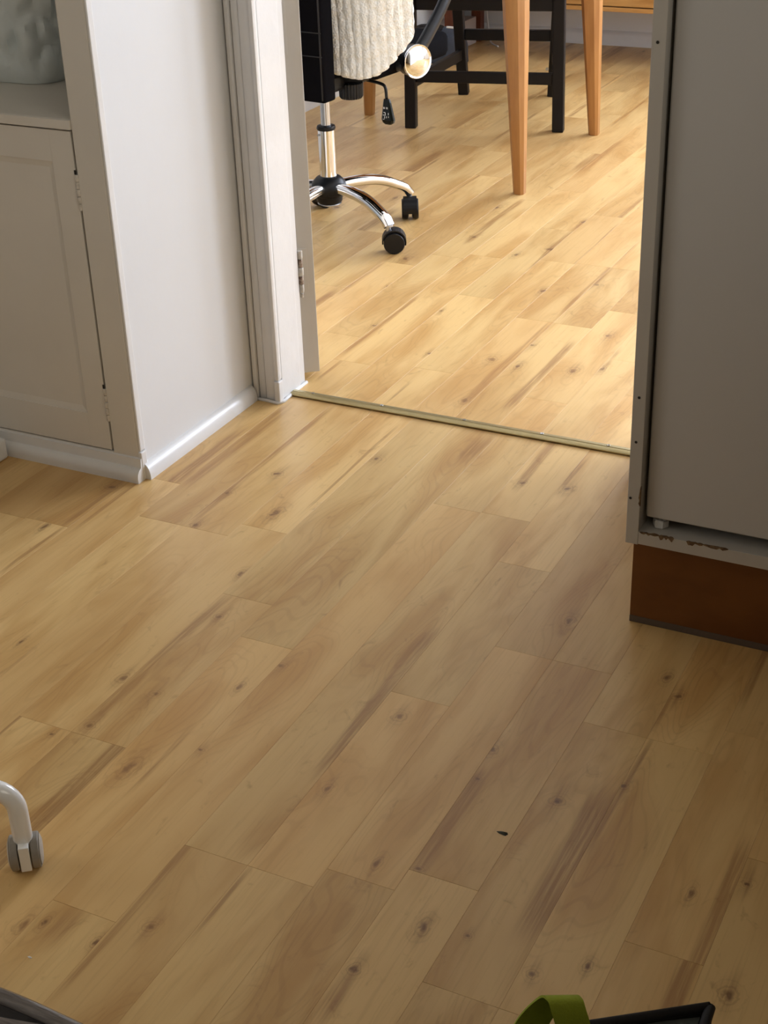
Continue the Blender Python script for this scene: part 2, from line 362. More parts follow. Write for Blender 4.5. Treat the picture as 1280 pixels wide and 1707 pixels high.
# ------------------------------------------------------------------ laminate strips
BW, BX = 0.1922, -0.7506
KNOTS = []; STREAKS = []
KNOTS = [(-1.173,1.491,0.0063), (-1.214,1.384,0.0070), (-1.241,1.506,0.0064), (-1.452,1.523,0.0042), (-1.367,2.202,0.0079), (-1.414,2.095,0.0068), (-1.404,1.964,0.0066), (-1.032,1.633,0.0072), (-1.234,1.848,0.0062), (-1.198,1.715,0.0059), (-1.033,1.402,0.0045), (-0.826,1.399,0.0057), (-0.595,1.215,0.0058), (-0.639,1.120,0.0057), (-0.644,1.306,0.0054), (-0.808,1.588,0.0068), (-0.654,1.573,0.0066), (-0.647,1.503,0.0043), (-0.670,1.931,0.0075), (-0.453,1.801,0.0070), (-0.480,1.841,0.0047), (-0.458,1.570,0.0050), (-0.259,1.450,0.0054), (-0.231,1.261,0.0075), (-0.446,1.198,0.0050), (-1.045,1.016,0.0067), (-1.023,1.029,0.0040), (-0.900,1.077,0.0059), (-0.945,1.028,0.0046), (-1.104,1.325,0.0096), (-0.529,1.504,0.0092), (-1.656,1.850,0.0058), (-1.636,2.028,0.0090), (-1.218,2.335,0.0070), (-1.393,2.421,0.0053), (-1.290,2.062,0.0085), (-0.318,1.404,0.0047), (-0.539,1.224,0.0032), (-1.063,1.558,0.0047), (-0.918,2.350,0.0068), (-0.831,2.360,0.0068), (-0.695,1.293,0.0047), (-0.392,1.238,0.0044), (-1.203,2.885,0.0093), (-1.347,3.647,0.0126), (-1.154,2.997,0.0083), (-1.631,3.944,0.0107), (-1.143,3.430,0.0092), (-1.134,2.869,0.0069), (-1.013,2.892,0.0091), (-1.007,3.115,0.0084), (-1.684,3.439,0.0111), (-1.636,3.228,0.0053), (-1.436,3.120,0.0050), (-1.543,2.971,0.0074), (-1.348,2.864,0.0070), (-1.171,2.657,0.0076), (-1.421,3.572,0.0069), (-0.958,2.925,0.0080), (-1.255,3.340,0.0078), (-1.347,3.905,0.0089), (-1.951,3.928,0.0094), (-1.586,3.671,0.0086), (-2.079,3.784,0.0093), ]
STREAKS = [(-1.625,1.682,2.052,0.006), (-1.424,1.435,1.531,0.006), (-1.220,1.378,1.788,0.014), (-1.422,1.968,2.524,0.016), (-1.040,1.522,1.725,0.007), (-1.055,2.386,2.511,0.020), (-0.845,2.346,2.499,0.012), (-0.658,1.818,2.086,0.005), (-0.843,1.085,1.219,0.006), (-0.649,1.297,1.526,0.022), (-0.641,1.026,1.115,0.016), (-0.461,1.708,1.816,0.008), (-0.455,1.428,1.710,0.006), (-1.073,1.281,1.439,0.006), (-0.474,1.251,1.546,0.030), (-0.998,1.006,1.191,0.020), (-1.163,2.632,3.143,0.014), (-1.591,3.618,4.077,0.014), (-1.157,3.423,3.781,0.012), (-0.957,2.915,3.045,0.008), (-1.352,3.481,3.921,0.009), (-1.516,2.635,2.780,0.006), (-1.321,2.578,2.697,0.006), (-1.732,3.130,3.479,0.020), (-1.808,5.001,5.224,0.012), ]
NEAR_J = {}  # strip index (half boards) -> joint positions
def setj(d, b0, b1, y):
    for s in range(round(b0*2), round(b1*2)): d.setdefault(s, []).append(y)
setj(NEAR_J, 0, 1, 1.816); setj(NEAR_J, -1, 0, 1.221); setj(NEAR_J, 1, 2, 1.135); setj(NEAR_J, -3, -2.5, 1.361); setj(NEAR_J, -2.5, -2, 1.361)
setj(NEAR_J, -4, -3.5, 1.953); setj(NEAR_J, -3.5, -3, 1.953); setj(NEAR_J, -1.5, -1, 2.210); setj(NEAR_J, -1, -0.5, 2.213); setj(NEAR_J, 2, 2.5, 1.748)
FAR_J = {}
setj(FAR_J, -2, -1.5, 3.145); setj(FAR_J, -2.5, -2, 3.146); setj(FAR_J, -3.5, -3, 3.815); setj(FAR_J, -5, -4.5, 5.10); setj(FAR_J, -4.5, -4, 3.495)
count = 0
mesh_cache = {}
def plank_mesh(w, L):
    key = (round(w, 4), round(L, 4))
    if key in mesh_cache: return mesh_cache[key]
    bm = bmesh.new(); h = w/2-0.00007; l = L/2-0.00018; c = 0.00016
    lv = [[bm.verts.new((sx*(h-i), sy*(l-i), z)) for sx, sy in ((-1, -1), (1, -1), (1, 1), (-1, 1))] for i, z in ((0, -0.012), (0, -c), (c, 0))]
    for a, b_ in zip(lv, lv[1:]):
        for k in range(4): bm.faces.new((a[k], a[(k+1) % 4], b_[(k+1) % 4], b_[k]))
    bm.faces.new(lv[-1])
    me = bpy.data.meshes.new('plank'); bm.to_mesh(me); bm.free(); me.materials.append(M_plank); mesh_cache[key] = me
    return me
def knots_for(x0, x1, y0, y1, cx, cy, rnd):
    ks = [(x-cx, y-cy, r) for x, y, r in KNOTS if x0 <= x < x1 and y0 <= y < y1][:3]
    return ks
def lay(sx0, sx1, y0, y1, joints, off, rnd, far):
    """lay every strip whose index is in the range, cut at its joints"""
    global count
    made = 0
    for s in range(sx0, sx1):
        xa = BX + off + s*BW/2; xb = xa + BW/2; cx = (xa+xb)/2
        js = sorted(joints.get(s, []))
        y = y0; cuts = [y0]
        if js:
            k = js[0]
            while k - y0 > 0.85: k -= rnd.uniform(0.45, 0.8)
            cuts += sorted(set([q for q in ([k] + js) if q > y0+0.05]))
        else: cuts.append(y0 + rnd.uniform(0.15, 0.75))
        while cuts[-1] < y1 - 0.06: cuts.append(cuts[-1] + rnd.choice((0.42, 0.55, 0.64, 0.78, 0.9)))
        cuts[-1] = y1
        if len(cuts) > 2 and cuts[-1]-cuts[-2] < 0.1: del cuts[-2]
        for a, b_ in zip(cuts, cuts[1:]):
            cy = (a+b_)/2
            o = bpy.data.objects.new('plank', plank_mesh(BW/2, b_-a)); C.objects.link(o)
            o.location = (cx, cy, 0); o.parent = floor
            o['tone'] = (rnd.uniform(-0.10, 0.07), max(0.0, rnd.uniform(-0.4, 0.28)), rnd.random()*7)
            ks = knots_for(xa, xb, a, b_, cx, cy, rnd)
            if not ks and rnd.random() < 0.12: ks = [(rnd.uniform(-0.038, 0.038), rnd.uniform(a, b_)-cy, rnd.uniform(0.003, 0.006))]
            for nm, kk in zip(('knot_a', 'knot_b', 'knot_c'), ks + [(0.0, 0.0, 0.0)]*3): o[nm] = tuple(float(v) for v in kk)
            st = [(x-cx, max(p, a)-cy, min(q, b_)-cy, w_) for x, p, q, w_ in STREAKS if xa-0.004 <= x < xb-0.004 and min(q, b_) - max(p, a) > 0.04]
            if not st and rnd.random() < 0.5:
                q0 = rnd.uniform(a, b_)-cy; st = [(rnd.choice((-1, 1))*rnd.uniform(0.03, 0.045), q0-0.2, q0+0.2, rnd.choice((0.005, 0.009, 0.016, 0.022)))]
            o['streak'] = tuple(float(v) for v in (st[0] if st else (0.0, 0.0, 0.0, 0.0)))
            made += 1; count += 1
    return made
rn = random.Random(21)
Y_TH = 2.548
n1 = lay(-13, 9, 0.62, Y_TH, NEAR_J, 0.0, rn, False)
n2 = lay(-20, 3, Y_TH+0.006, FY1-0.002, FAR_J, -0.019, rn, True)
# the strips outside the view, one joined piece
bm = bmesh.new()
def fill(x0, x1, y0, y1):
    n = max(1, round((x1-x0)/(BW/2))); w = (x1-x0)/n
    for i in range(n): add_box(bm, x0+i*w+0.0003, x0+(i+1)*w-0.0003, y0, y1, -0.012, 0)
XA = BX-13*BW/2; XB = BX+9*BW/2
fill(NX0, XA, NY0, Y_TH); fill(XB, NX1, NY0, Y_TH); fill(XA, XB, NY0, 0.62)
fill(BX-0.019+3*BW/2, FX1, Y_TH+0.006, FY1); fill(FX0, BX-0.019-20*BW/2, Y_TH+0.006, FY1)
rest = build('plank_field', bm, M_plank, floor); tag(rest, kind='stuff')
rest['tone'] = (0.0, 0.1, 2.0); rest['streak'] = (0.0, 0.0, 0.0, 0.0)
for nm in ('knot_a', 'knot_b', 'knot_c'): rest[nm] = (0.0, 0.0, 0.0)
print('PLANKS', n1, n2)

# ------------------------------------------------------------------ door frame, door leaf, threshold
door = empty('door_1'); tag(door, kind='structure', label='white painted doorway with the door folded open into the far room')
def casing(name, sgn, xin, parent):
    """stepped architrave on the near face; xin = inner edge, sgn +1: runs to the left of it"""
    f = lambda u, y: (xin - sgn*u, y)
    strips = [((0.0, 0.010), 2.490, 'bead', 0.004), ((0.0115, 0.036), 2.4955, 'casing_board', 0.003), ((0.0375, 0.054), 2.499, 'casing_board', 0.003), ((0.0555, 0.066), 2.4935, 'casing_board', 0.002)]
    for (u0, u1), y, nm, bv in strips:
        xs = sorted((xin-sgn*u0, xin-sgn*u1))
        build(nm, box(xs[0], xs[1], y, 2.506, 0.0 if nm != 'bead' else 0.052, DTOP+0.06, bev=bv), M_gloss, parent, smooth=True, angle=0.5)
casing('casing', 1, -1.527, door); casing('casing', -1, DR+0.012, door)
build('bead_foot', box(-1.5385, -1.5255, 2.4885, 2.506, 0.0, 0.0505, bev=0.003), M_gloss, door)
build('casing_head', box(-1.597, DR+0.08, 2.4935, 2.506, DTOP-0.01, DTOP+0.06, bev=0.003), M_gloss, door)
build('jamb', box(DL-0.03, -1.5325, 2.5065, 2.612, 0, DTOP+0.03, bev=0.003), M_gloss, door)
build('jamb_stop', box(-1.5320, -1.5285, 2.508, 2.585, 0.004, DTOP, bev=0.0015), M_gloss, door)
build('jamb', box(DR, DR+0.03, 2.5065, 2.612, 0, DTOP+0.03, bev=0.003), M_gloss, door)
build('jamb_head', box(-1.5325, DR, 2.5065, 2.612, DTOP, DTOP+0.03, bev=0.003), M_gloss, door)
# caulk line at the foot of the casing
build('caulk', tube([(-1.594, 2.491, 0.002), (-1.56, 2.4915, 0.002), (-1.530, 2.4865, 0.002), (-1.5235, 2.50, 0.002), (-1.527, 2.55, 0.002), (-1.5285, 2.61, 0.002)], 0.004, n=8), M_gloss, door, smooth=True)
ang = math.atan2(0.62, 0.78)
leaf_e = empty('door_leaf', (-1.5505, 2.6225, 0), ang, door)
LW, LT, LZ0, LZ1 = 0.70, 0.044, 0.014, 2.02
# local x = leaf thickness, local y = leaf width
def leaf_part(nm, x0, x1, y0, y1, z0, z1, bev=0.0015): return build(nm, box(x0, x1, y0, y1, z0, z1, bev=bev), M_cup, leaf_e)
leaf_part('leaf_stile', 0, LT, 0, 0.10, LZ0, LZ1); leaf_part('leaf_stile', 0, LT, LW-0.10, LW, LZ0, LZ1)
for z0, z1 in ((LZ0, 0.24), (0.85, 0.99), (1.90, LZ1)): leaf_part('leaf_rail', 0, LT, 0.1, LW-0.1, z0, z1)
for z0, z1 in ((0.24, 0.85), (0.99, 1.90)): leaf_part('leaf_panel', 0.014, LT-0.014, 0.1, LW-0.1, z0, z1, 0)
def knuckles(z0, z1, n, x, y, r, parent, m_a, m_b, nm='hinge_knuckle'):
    h = (z1-z0)/n
    for i in range(n):
        rr = r*(1.0 + 0.1*((i*7) % 3-1))
        build(nm, lathe([(0, 0), (rr*0.9, 0), (rr, 0.0015), (rr, h-0.0025), (rr*0.9, h-0.001), (0, h-0.001)], 12, T(x, y, z0+i*h)), m_a if i % 2 == 0 else m_b, parent, smooth=True, angle=0.7)
knuckles(0.206, 0.300, 5, 0.0123, -0.0142, 0.0060, leaf_e, M_hinge_paint, M_rust)
build('hinge_tip', lathe([(0, 0), (0.004, 0.004), (0.003, 0.010), (0.0045, 0.012)], 10, T(0.0123, -0.0142, 0.192)), M_hinge_paint, leaf_e, smooth=True)
build('hinge_plate', box(0.010, 0.030, -0.0010, 0.002, 0.206, 0.298, bev=0.0006), M_cup, leaf_e)
build('hinge_plate', box(0.0105, 0.0135, -0.010, 0.0, 0.208, 0.296, bev=0.0006), M_hinge_paint, leaf_e)
knuckles(1.70, 1.80, 5, 0.0123, -0.0142, 0.0060, leaf_e, M_hinge_paint, M_rust)
build('lower_patch', box(0.010, 0.0155, -0.0010, 0.002, 0.70, 0.80, bev=0.0004), M_cup, leaf_e)

th = empty('threshold_strip', (0, 0, 0)); tag(th, 'brass threshold bar screwed across the doorway floor', 'threshold')
tb = [(0, 0.0008), (0, 0.0025), (0.004, 0.0052), (0.010, 0.0060), (0.011, 0.0052), (0.0125, 0.0052), (0.0135, 0.0062), (0.021, 0.0060), (0.026, 0.0040), (0.030, 0.0008)]
moulding('strip', tb, (-1.5275, 2.534, 0.0015), (DR, 2.534, 0.0015), (0, 1, 0), M_brass, th, None)
for i, x in enumerate((-1.480, -1.315, -1.125, -0.955, -0.815)):
    build('screw', lathe([(0, 0.0055), (0.0024, 0.0062), (0.0034, 0.0066), (0.0038, 0.0056)], 12, T(x, 2.534+0.0175, 0.0021)), M_screw if i % 2 == 0 else M_steel, th, smooth=True)

# ------------------------------------------------------------------ built in cupboard
cup = empty('cupboard', (-1.6, 2.078, 0)); tag(cup, 'cream painted built-in cupboard with panelled door and open shelf above', 'cupboard')
def cp(nm, *a, m=M_cup, bev=0.002, parent=None):
    return build(nm, box(a[0]+1.6, a[1]+1.6, a[2]-2.078, a[3]-2.078, a[4], a[5], bev=bev), m, parent or cup)
CY = 2.078
cp('frame_stile', -1.6585, -1.5995, CY, CY+0.017, 0.0, CEIL-0.002, bev=0.0025)
cp('frame_stile', -2.222, -2.166, CY, CY+0.017, 0.0, CEIL-0.002)
cp('bottom_rail', -2.166, -1.6585, CY, CY+0.017, 0.0, 0.049)
cp('shelf', -2.222, -1.641, CY+0.0005, 2.503, 0.672, 0.690, bev=0.003)
cp('shelf_lip', -2.165, -1.659, CY-0.0035, CY+0.0002, 0.6725, 0.6895, bev=0.0012)
cp('side_panel', -2.222, -2.205, CY+0.0175, 2.503, 0.0, CEIL-0.002, bev=0)
cp('shade_sheet', -2.16, -1.66, CY+0.045, CY+0.05, 0.05, 0.67, m=M_shadowgap, bev=0)  # near-black sheet standing in for the shade seen through the door gaps
# corner bead between stile and wall face
cp('corner_bead', -1.5994, -1.5950, CY+0.001, CY+0.017, 0.060, CEIL-0.002, m=M_gloss, bev=0.002)
cp('corner_block', -1.6005, -1.5925, CY-0.001, CY+0.0165, 0.0, 0.0585, m=M_gloss, bev=0.002)
dr = empty('cupboard_door', (0, 0, 0), 0, cup)
DX0, DX1, DZ0, DZ1 = -2.1635, -1.6635, 0.0515, 0.6690
FY = CY+0.001
cp('door_stile', DX1-0.047, DX1, FY, FY+0.02, DZ0, DZ1, parent=dr, bev=0.0005); cp('door_stile', DX0, DX0+0.047, FY, FY+0.02, DZ0, DZ1, parent=dr, bev=0.0005)
cp('door_rail', DX0+0.047, DX1-0.047, FY, FY+0.02, DZ0, 0.122, parent=dr, bev=0.0005); cp('door_rail', DX0+0.047, DX1-0.047, FY, FY+0.02, 0.612, DZ1, parent=dr, bev=0.0005)
cp('door_panel', DX0+0.047, DX1-0.047, FY+0.005, FY+0.011, 0.122, 0.612, parent=dr, bev=0)
# soft chamfer round the panel
bm = bmesh.new()
a = [(DX0+0.047, 0.122), (DX1-0.047, 0.122), (DX1-0.047, 0.612), (DX0+0.047, 0.612)]; ins = 0.012
b_ = [(DX0+0.047+ins, 0.122+ins), (DX1-0.047-ins, 0.122+ins), (DX1-0.047-ins, 0.612-ins), (DX0+0.047+ins, 0.612-ins)]
va = [bm.verts.new((x+1.6, FY+0.002-2.078, z)) for x, z in a]; vb = [bm.verts.new((x+1.6, FY+0.0049-2.078, z)) for x, z in b_]; vc = [bm.verts.new((x+1.6, FY+0.0049-2.078, z)) for x, z in a]
for i in range(4):
    j = (i+1) % 4; bm.faces.new((va[i], va[j], vb[j], vb[i])); bm.faces.new((va[i], vc[i], vc[j], va[j])); bm.faces.new((vc[i], vb[i], vb[j], vc[j]))
build('panel_moulding', bm, M_cup, dr)
for z0, z1 in ((0.528, 0.594), (0.114, 0.182)):
    knuckles(z0, z1, 5, -1.6610+1.6, FY-2.078+0.0005, 0.0044, dr, M_hinge_paint, M_hinge_paint)
    build('hinge_chip', box(-1.6655+1.6, -1.6615+1.6, FY-2.078-0.0006, FY-2.078+0.001, z1-0.001, z1+0.007, bev=0.0004), M_shadowgap, dr)
moulding('skirting', [(0, 0), (0.019, 0), (0.019, 0.004)] + [(0.005+0.014*math.cos(a), 0.010+0.018*math.sin(a)) for a in [0.25*k for k in range(0, 7)]] + [(0.004, 0.046), (0, 0.0475)],
         (-2.222+1.6, 0, 0), (-1.5935+1.6, 0, 0), (0, -1, 0), M_gloss, cup, None)

# ------------------------------------------------------------------ carrier bag on the shelf
def lumpy(cx, cy, z0, rx, ry, h, seed, nu=44, nv=30, crease=0.018, sq=3.2):
    bm = bmesh.new(); rows = []
    for j in range(nv+1):
        t = j/nv; row = []
        rr = (1-(2*t-1)**6)**0.5 if t > 0.5 else 1.0 - 0.06*(1-t*2)**3
        rr *= 1.0 - 0.20*t*t
        for i in range(nu):
            a = 2*math.pi*i/nu; c, s = math.cos(a), math.sin(a)
            q = (abs(c)**sq + abs(s)**sq)**(-1/sq)
            p = Vector((cx + rx*q*c*max(rr, 0.02), cy + ry*q*s*max(rr, 0.02), z0 + h*t))
            n = noise.noise(Vector((p.x*9+seed, p.y*9, p.z*5)))
            k = abs(noise.noise(Vector((p.x*7+seed*2, p.y*7+3, p.z*4))))
            d = Vector((c, s, 0.2*t))*(n*crease*1.2 - k*crease*1.8)*(0.35 + min(1, t*3))
            p += d; p.z = max(p.z, z0)
            row.append(bm.verts.new(p))
        rows.append(row)
    for a, b_ in zip(rows, rows[1:]):
        for i in range(nu): bm.faces.new((a[i], a[(i+1) % nu], b_[(i+1) % nu], b_[i]))
    bm.faces.new(rows[0][::-1]); bm.faces.new(rows[-1]); return bm
def bag_shape():
    bm = bmesh.new(); nu, nv = 150, 80; rows = []
    for j in range(nv+1):
        t = j/nv; row = []
        for i in range(nu):
            a = 2*math.pi*i/nu; c, s_ = math.cos(a), math.sin(a)
            sq = 5.0 - 2.4*t
            q_ = (abs(c)**sq + abs(s_)**sq)**(-1/sq)
            sc = (1.0 - 0.10*max(0, 1-t*9)**2) * (1 - 0.55*max(0, t-0.55)/0.45)
            p = Vector((0.172*q_*c*sc, 0.108*q_*s_*sc, 0.43*t))
            d_, _ = noise.voronoi(Vector((p.x*19+4.3, p.y*19+1.1, p.z*11+0.4)), distance_metric='DISTANCE')
            d3, _ = noise.voronoi(Vector((p.x*44+2, p.y*44, p.z*24)), distance_metric='DISTANCE')
            amp = min(1, t*5+0.2)
            p += Vector((c, s_, 0.25))*amp*(0.034*min(0.7, d_[1]-d_[0]) - 0.018 + 0.008*min(0.7, d3[1]-d3[0]))
            p.z = max(p.z, 0.0)
            row.append(bm.verts.new(p))
        rows.append(row)
    for a, b2 in zip(rows, rows[1:]):
        for i in range(nu): bm.faces.new((a[i], a[(i+1) % nu], b2[(i+1) % nu], b2[i]))
    bm.faces.new(rows[0][::-1]); bm.faces.new(rows[-1]); return bm
pb = empty('carrier_bag', (-2.015, 2.375, 0.6905)); tag(pb, 'crumpled white polythene carrier bag on the cupboard shelf', 'bag')
build('bag_body', bag_shape(), M_polybag, pb, smooth=True, angle=0.8)
for s in (-1, 1):
    build('bag_handle', tube(smooth_path([(-0.10, 0.03*s, 0.37), (-0.08, 0.035*s, 0.46), (0, 0.04*s, 0.50), (0.08, 0.035*s, 0.46), (0.10, 0.03*s, 0.37)], 5), None, n=8, flat=(0.004, 0.018)), M_polybag, pb, smooth=True)
bt = build('black_strap', tube(smooth_path([(0.115, -0.055, 0.15), (0.122, -0.062, 0.185), (0.112, -0.050, 0.215), (0.124, -0.056, 0.245), (0.118, -0.03, 0.30)], 5), None, n=8, flat=(0.010, 0.004)), M_bagblack, pb, smooth=True); bt['label'] = 'crumpled black strap'

# ------------------------------------------------------------------ fridge housing and fridge
hs = empty('fridge_housing', (-0.583, 1.93, 0)); tag(hs, 'grey-white tall appliance housing with chipped edge on a brown wooden plinth', 'kitchen cabinet')
def hp(nm, *a, m=M_carcass, bev=0.0008, parent=None): return build(nm, box(a[0]+0.583, a[1]+0.583, a[2]-1.93, a[3]-1.93, a[4], a[5], bev=bev), m, parent or hs)
HZ = 0.166
hp('side_panel', -0.583, -0.5635, 1.93, 2.488, HZ, 2.10); hp('side_panel', 0.02, 0.0395, 1.93, 2.488, HZ, 2.10)
hp('bottom_panel', -0.5635, 0.02, 1.9305, 2.488, HZ+0.001, 0.1885); hp('top_panel', -0.5635, 0.02, 1.9305, 2.488, 2.08, 2.10)
hp('back_panel', -0.5635, 0.02, 2.478, 2.487, 0.19, 2.08)
hp('plinth_board', -0.582, 0.0395, 1.971, 1.988, 0.008, HZ, m=M_plinth); hp('plinth_seal', -0.582, 0.0395, 1.9695, 1.988, 0.0, 0.0115, m=M_rubber, bev=0.001)
hp('plinth_side', -0.582, -0.566, 1.988, 2.488, 0.0, HZ, m=M_plinth); hp('plinth_side', 0.0235, 0.0395, 1.988, 2.488, 0.0, HZ, m=M_plinth)
def chip(pts_top, nm='chipped_edge'):
    """bare board showing along the front top edge; (x, depth on top, drop on front)"""
    bm = bmesh.new(); rows = []
    for x, dpt, drp in pts_top:
        rows.append([bm.verts.new((x+0.583, 1.9305+dpt-1.93, 0.1888)), bm.verts.new((x+0.583, 1.9300-1.93, 0.1886)), bm.verts.new((x+0.583, 1.9300-1.93, 0.1885-drp))])
    for a, b_ in zip(rows, rows[1:]):
        for k in range(2): bm.faces.new((a[k], a[k+1], b_[k+1], b_[k]))
    return build(nm, bm, M_chip, hs)
rc = random.Random(3)
def jag(x0, x1, n, d, p): return [(x0+(x1-x0)*i/n, (0.0003 if i in (0, n) else d*rc.uniform(0.3, 1.2)), (0.0002 if i in (0, n) else p*rc.uniform(0.15, 1.25))) for i in range(n+1)]
chip(jag(-0.562, -0.530, 9, 0.004, 0.0032)); chip(jag(-0.532, -0.508, 8, 0.0045, 0.0062)); chip(jag(-0.489, -0.462, 8, 0.003, 0.0050)); chip(jag(-0.464, -0.425, 9, 0.003, 0.0030))
bm = bmesh.new(); rows = []
for i in range(8):
    z = 0.232+0.034*i/7; q = 0.0 if i in (0, 7) else rc.uniform(0.0008, 0.0028)
    rows.append([bm.verts.new((0.0194-q, -0.0002, z)), bm.verts.new((0.0197, -0.0002, z)), bm.verts.new((0.0197, 0.004, z))])
for a, b_ in zip(rows, rows[1:]):
    for k in range(2): bm.faces.new((a[k], a[k+1], b_[k+1], b_[k]))
build('chipped_edge', bm, M_chip, hs)
for x, z in ((-0.5745, 0.912), (-0.5735, 0.410), (-0.5745, 0.338), (-0.5785, 0.244)):
    build('screw_hole', lathe([(0, 0.0), (0.0020, 0.0), (0.0022, 0.0006), (0, 0.0006)], 12, T(x+0.583, 0.0, z) @ RX(math.pi/2)), M_shadowgap, hs)
fr = empty('fridge', (-0.2735, 1.945, 0.189)); tag(fr, 'plain white fridge standing inside the tall housing', 'fridge')
def fp(nm, *a, m=M_fridge, bev=0.006): return build(nm, box(a[0]+0.2735, a[1]+0.2735, a[2]-1.945, a[3]-1.945, a[4]-0.189, a[5]-0.189, bev=bev, seg=3), m, fr, smooth=True, angle=0.6)
fp('door_front', -0.5585, 0.015, 1.945, 1.985, 0.2075, 1.35); fp('freezer_door_front', -0.5585, 0.015, 1.945, 1.985, 1.356, 2.06)
fp('body', -0.5565, 0.013, 1.990, 2.46, 0.214, 2.06)
fp('gasket', -0.5535, 0.010, 1.9855, 1.9895, 0.212, 2.055, m=M_shadowgap, bev=0)
for x in (-0.538, -0.01):
    ft = build('foot', lathe([(0, 0), (0.0115, 0), (0.0125, 0.002), (0.0125, 0.011), (0.010, 0.013), (0.004, 0.013), (0.004, 0.022)], 6, T(x+0.2735, 0.016, 0.0)), M_white_pl, fr)
    build('foot_bolt', lathe([(0.0032, 0.012), (0.0038, 0.014), (0.0032, 0.016), (0.0038, 0.018), (0.0038, 0.0245)], 10, T(x+0.2735+0.006, 0.013, 0.0)), M_steel, ft)
    build('foot', lathe([(0, 0), (0.0115, 0), (0.0125, 0.011), (0.004, 0.013), (0.004, 0.027)], 6, T(x+0.2735, 0.47, 0.0)), M_white_pl, fr)

# ------------------------------------------------------------------ office chair (far room)
CC = Vector((-1.98, 3.57, 0)); CA = -math.atan2(0.14, 0.99)
oc = empty('office_chair', CC, CA); tag(oc, 'black fabric office chair with chrome five-spoke base and castors', 'office chair')
BASE = -22.7 - math.degrees(CA)
def rotz(p, a): c, s = math.cos(a), math.sin(a); return Vector((p[0]*c-p[1]*s, p[0]*s+p[1]*c, p[2]))
def caster(parent, pos, heading):
    e = empty('caster', pos, heading, parent); e.scale = (1.16, 1.16, 1.16)
    hood_p = []
    for s in (-1, 1):
        prof = [(0, 0), (0.019, 0), (0.0235, 0.002), (0.025, 0.005), (0.025, 0.014), (0.0235, 0.0165), (0, 0.0165)]
        bmw = lathe(prof, 28, T(0, s*0.004 + (0 if s > 0 else 0), 0.025) @ RX(-s*math.pi/2))
        build('wheel', bmw, M_blackpl, e, smooth=True, angle=0.6)
    # hood: half shell over the two wheels
    bmh = bmesh.new(); n = 14
    outer = [(0.0285*math.cos(a), 0.0275+0.0285*math.sin(a)) for a in [math.radians(-8 + (205)*k/n) for k in range(n+1)]]
    inner = [(0.0255*math.cos(a), 0.0275+0.0255*math.sin(a)) for a in [math.radians(197 - (205)*k/n) for k in range(n+1)]]
    poly = outer + inner
    t = bmesh.new(); add_prism(t, poly, -0.0165, 0.0165); bmesh.ops.transform(t, matrix=RX(math.pi/2), verts=t.verts)
    merge(bmh, t)
    add_box(bmh, -0.008, 0.016, -0.0035, 0.0035, 0.026, 0.05)
    build('hood', bmh, M_blackpl, e)
    build('stem', lathe([(0.0055, 0.05), (0.0055, 0.064), (0.011, 0.0645), (0.011, 0.068), (0.006, 0.069), (0, 0.069)], 14, T(0.012, 0, -0.002)), M_steel, e, smooth=True, angle=0.6)
    return e
prof = [(0.040, 0.132), (0.085, 0.133), (0.13, 0.130), (0.17, 0.121), (0.205, 0.106), (0.236, 0.090), (0.252, 0.072)]
flat = [(0.0165, 0.015), (0.018, 0.015), (0.019, 0.0145), (0.019, 0.014), (0.0185, 0.0135), (0.0180, 0.013), (0.0165, 0.0125)]
heads = [215, 125, 70, 200, -60]
for k in range(5):
    a = math.radians(BASE + (76 if k == 1 else 72*k))
    pts = smooth_path([rotz((r, 0, z), a) for r, z in prof], 4)
    fl = []
    for i in range(len(prof)-1):
        for q in range(4):
            t = q/4; fl.append(tuple(flat[i][j]*(1-t)+flat[i+1][j]*t for j in (0, 1)))
    fl.append(flat[-1])
    bm = bmesh.new(); n = 18; rings = []
    side = rotz((0, 1, 0), a)
    for i, p in enumerate(pts):
        d = (pts[min(i+1, len(pts)-1)]-pts[max(i-1, 0)]).normalized(); tv = side.cross(d)
        rings.append([bm.verts.new(p + side*fl[i][0]*math.copysign(abs(math.cos(w))**0.8, math.cos(w)) + tv*fl[i][1]*math.copysign(abs(math.sin(w))**0.8, math.sin(w))) for w in [2*math.pi*j/n for j in range(n)]])
    for p, q in zip(rings, rings[1:]):
        for j in range(n): bm.faces.new((p[j], p[(j+1) % n], q[(j+1) % n], q[j]))
    bm.faces.new(rings[0][::-1]); bm.faces.new(rings[-1])
    build('base_spoke', bm, M_chrome, oc, smooth=True, angle=0.9)
    hd = math.radians(heads[k])
    caster(oc, rotz((0.252, 0, 0), a) - rotz((0.012, 0, 0), hd), hd)
build('base_hub', lathe([(0, 0.085), (0.030, 0.085), (0.036, 0.092), (0.037, 0.106), (0.046, 0.112), (0.050, 0.128), (0.047, 0.144), (0.034, 0.158), (0.026, 0.162), (0, 0.162)], 28), M_blackpl, oc, smooth=True, angle=0.7)
build('base_hub_cap', lathe([(0, 0.078), (0.022, 0.079), (0.034, 0.085), (0, 0.086)], 24), M_steel, oc, smooth=True)
build('column_sleeve', lathe([(0, 0.155), (0.0235, 0.156), (0.0235, 0.290), (0.0215, 0.292), (0, 0.292)], 28), M_chrome, oc, smooth=True, angle=0.7)
build('sleeve_ring', lathe([(0.0, 0.289), (0.0245, 0.289), (0.0265, 0.294), (0.0245, 0.300), (0.016, 0.302), (0, 0.302)], 28), M_blackpl, oc, smooth=True, angle=0.7)
build('sleeve_pin', lathe([(0, 0), (0.003, 0), (0.002, 0.006), (0, 0.007)], 10, T(-0.010, -0.0205, 0.277) @ RX(math.pi/2)), M_steel, oc)
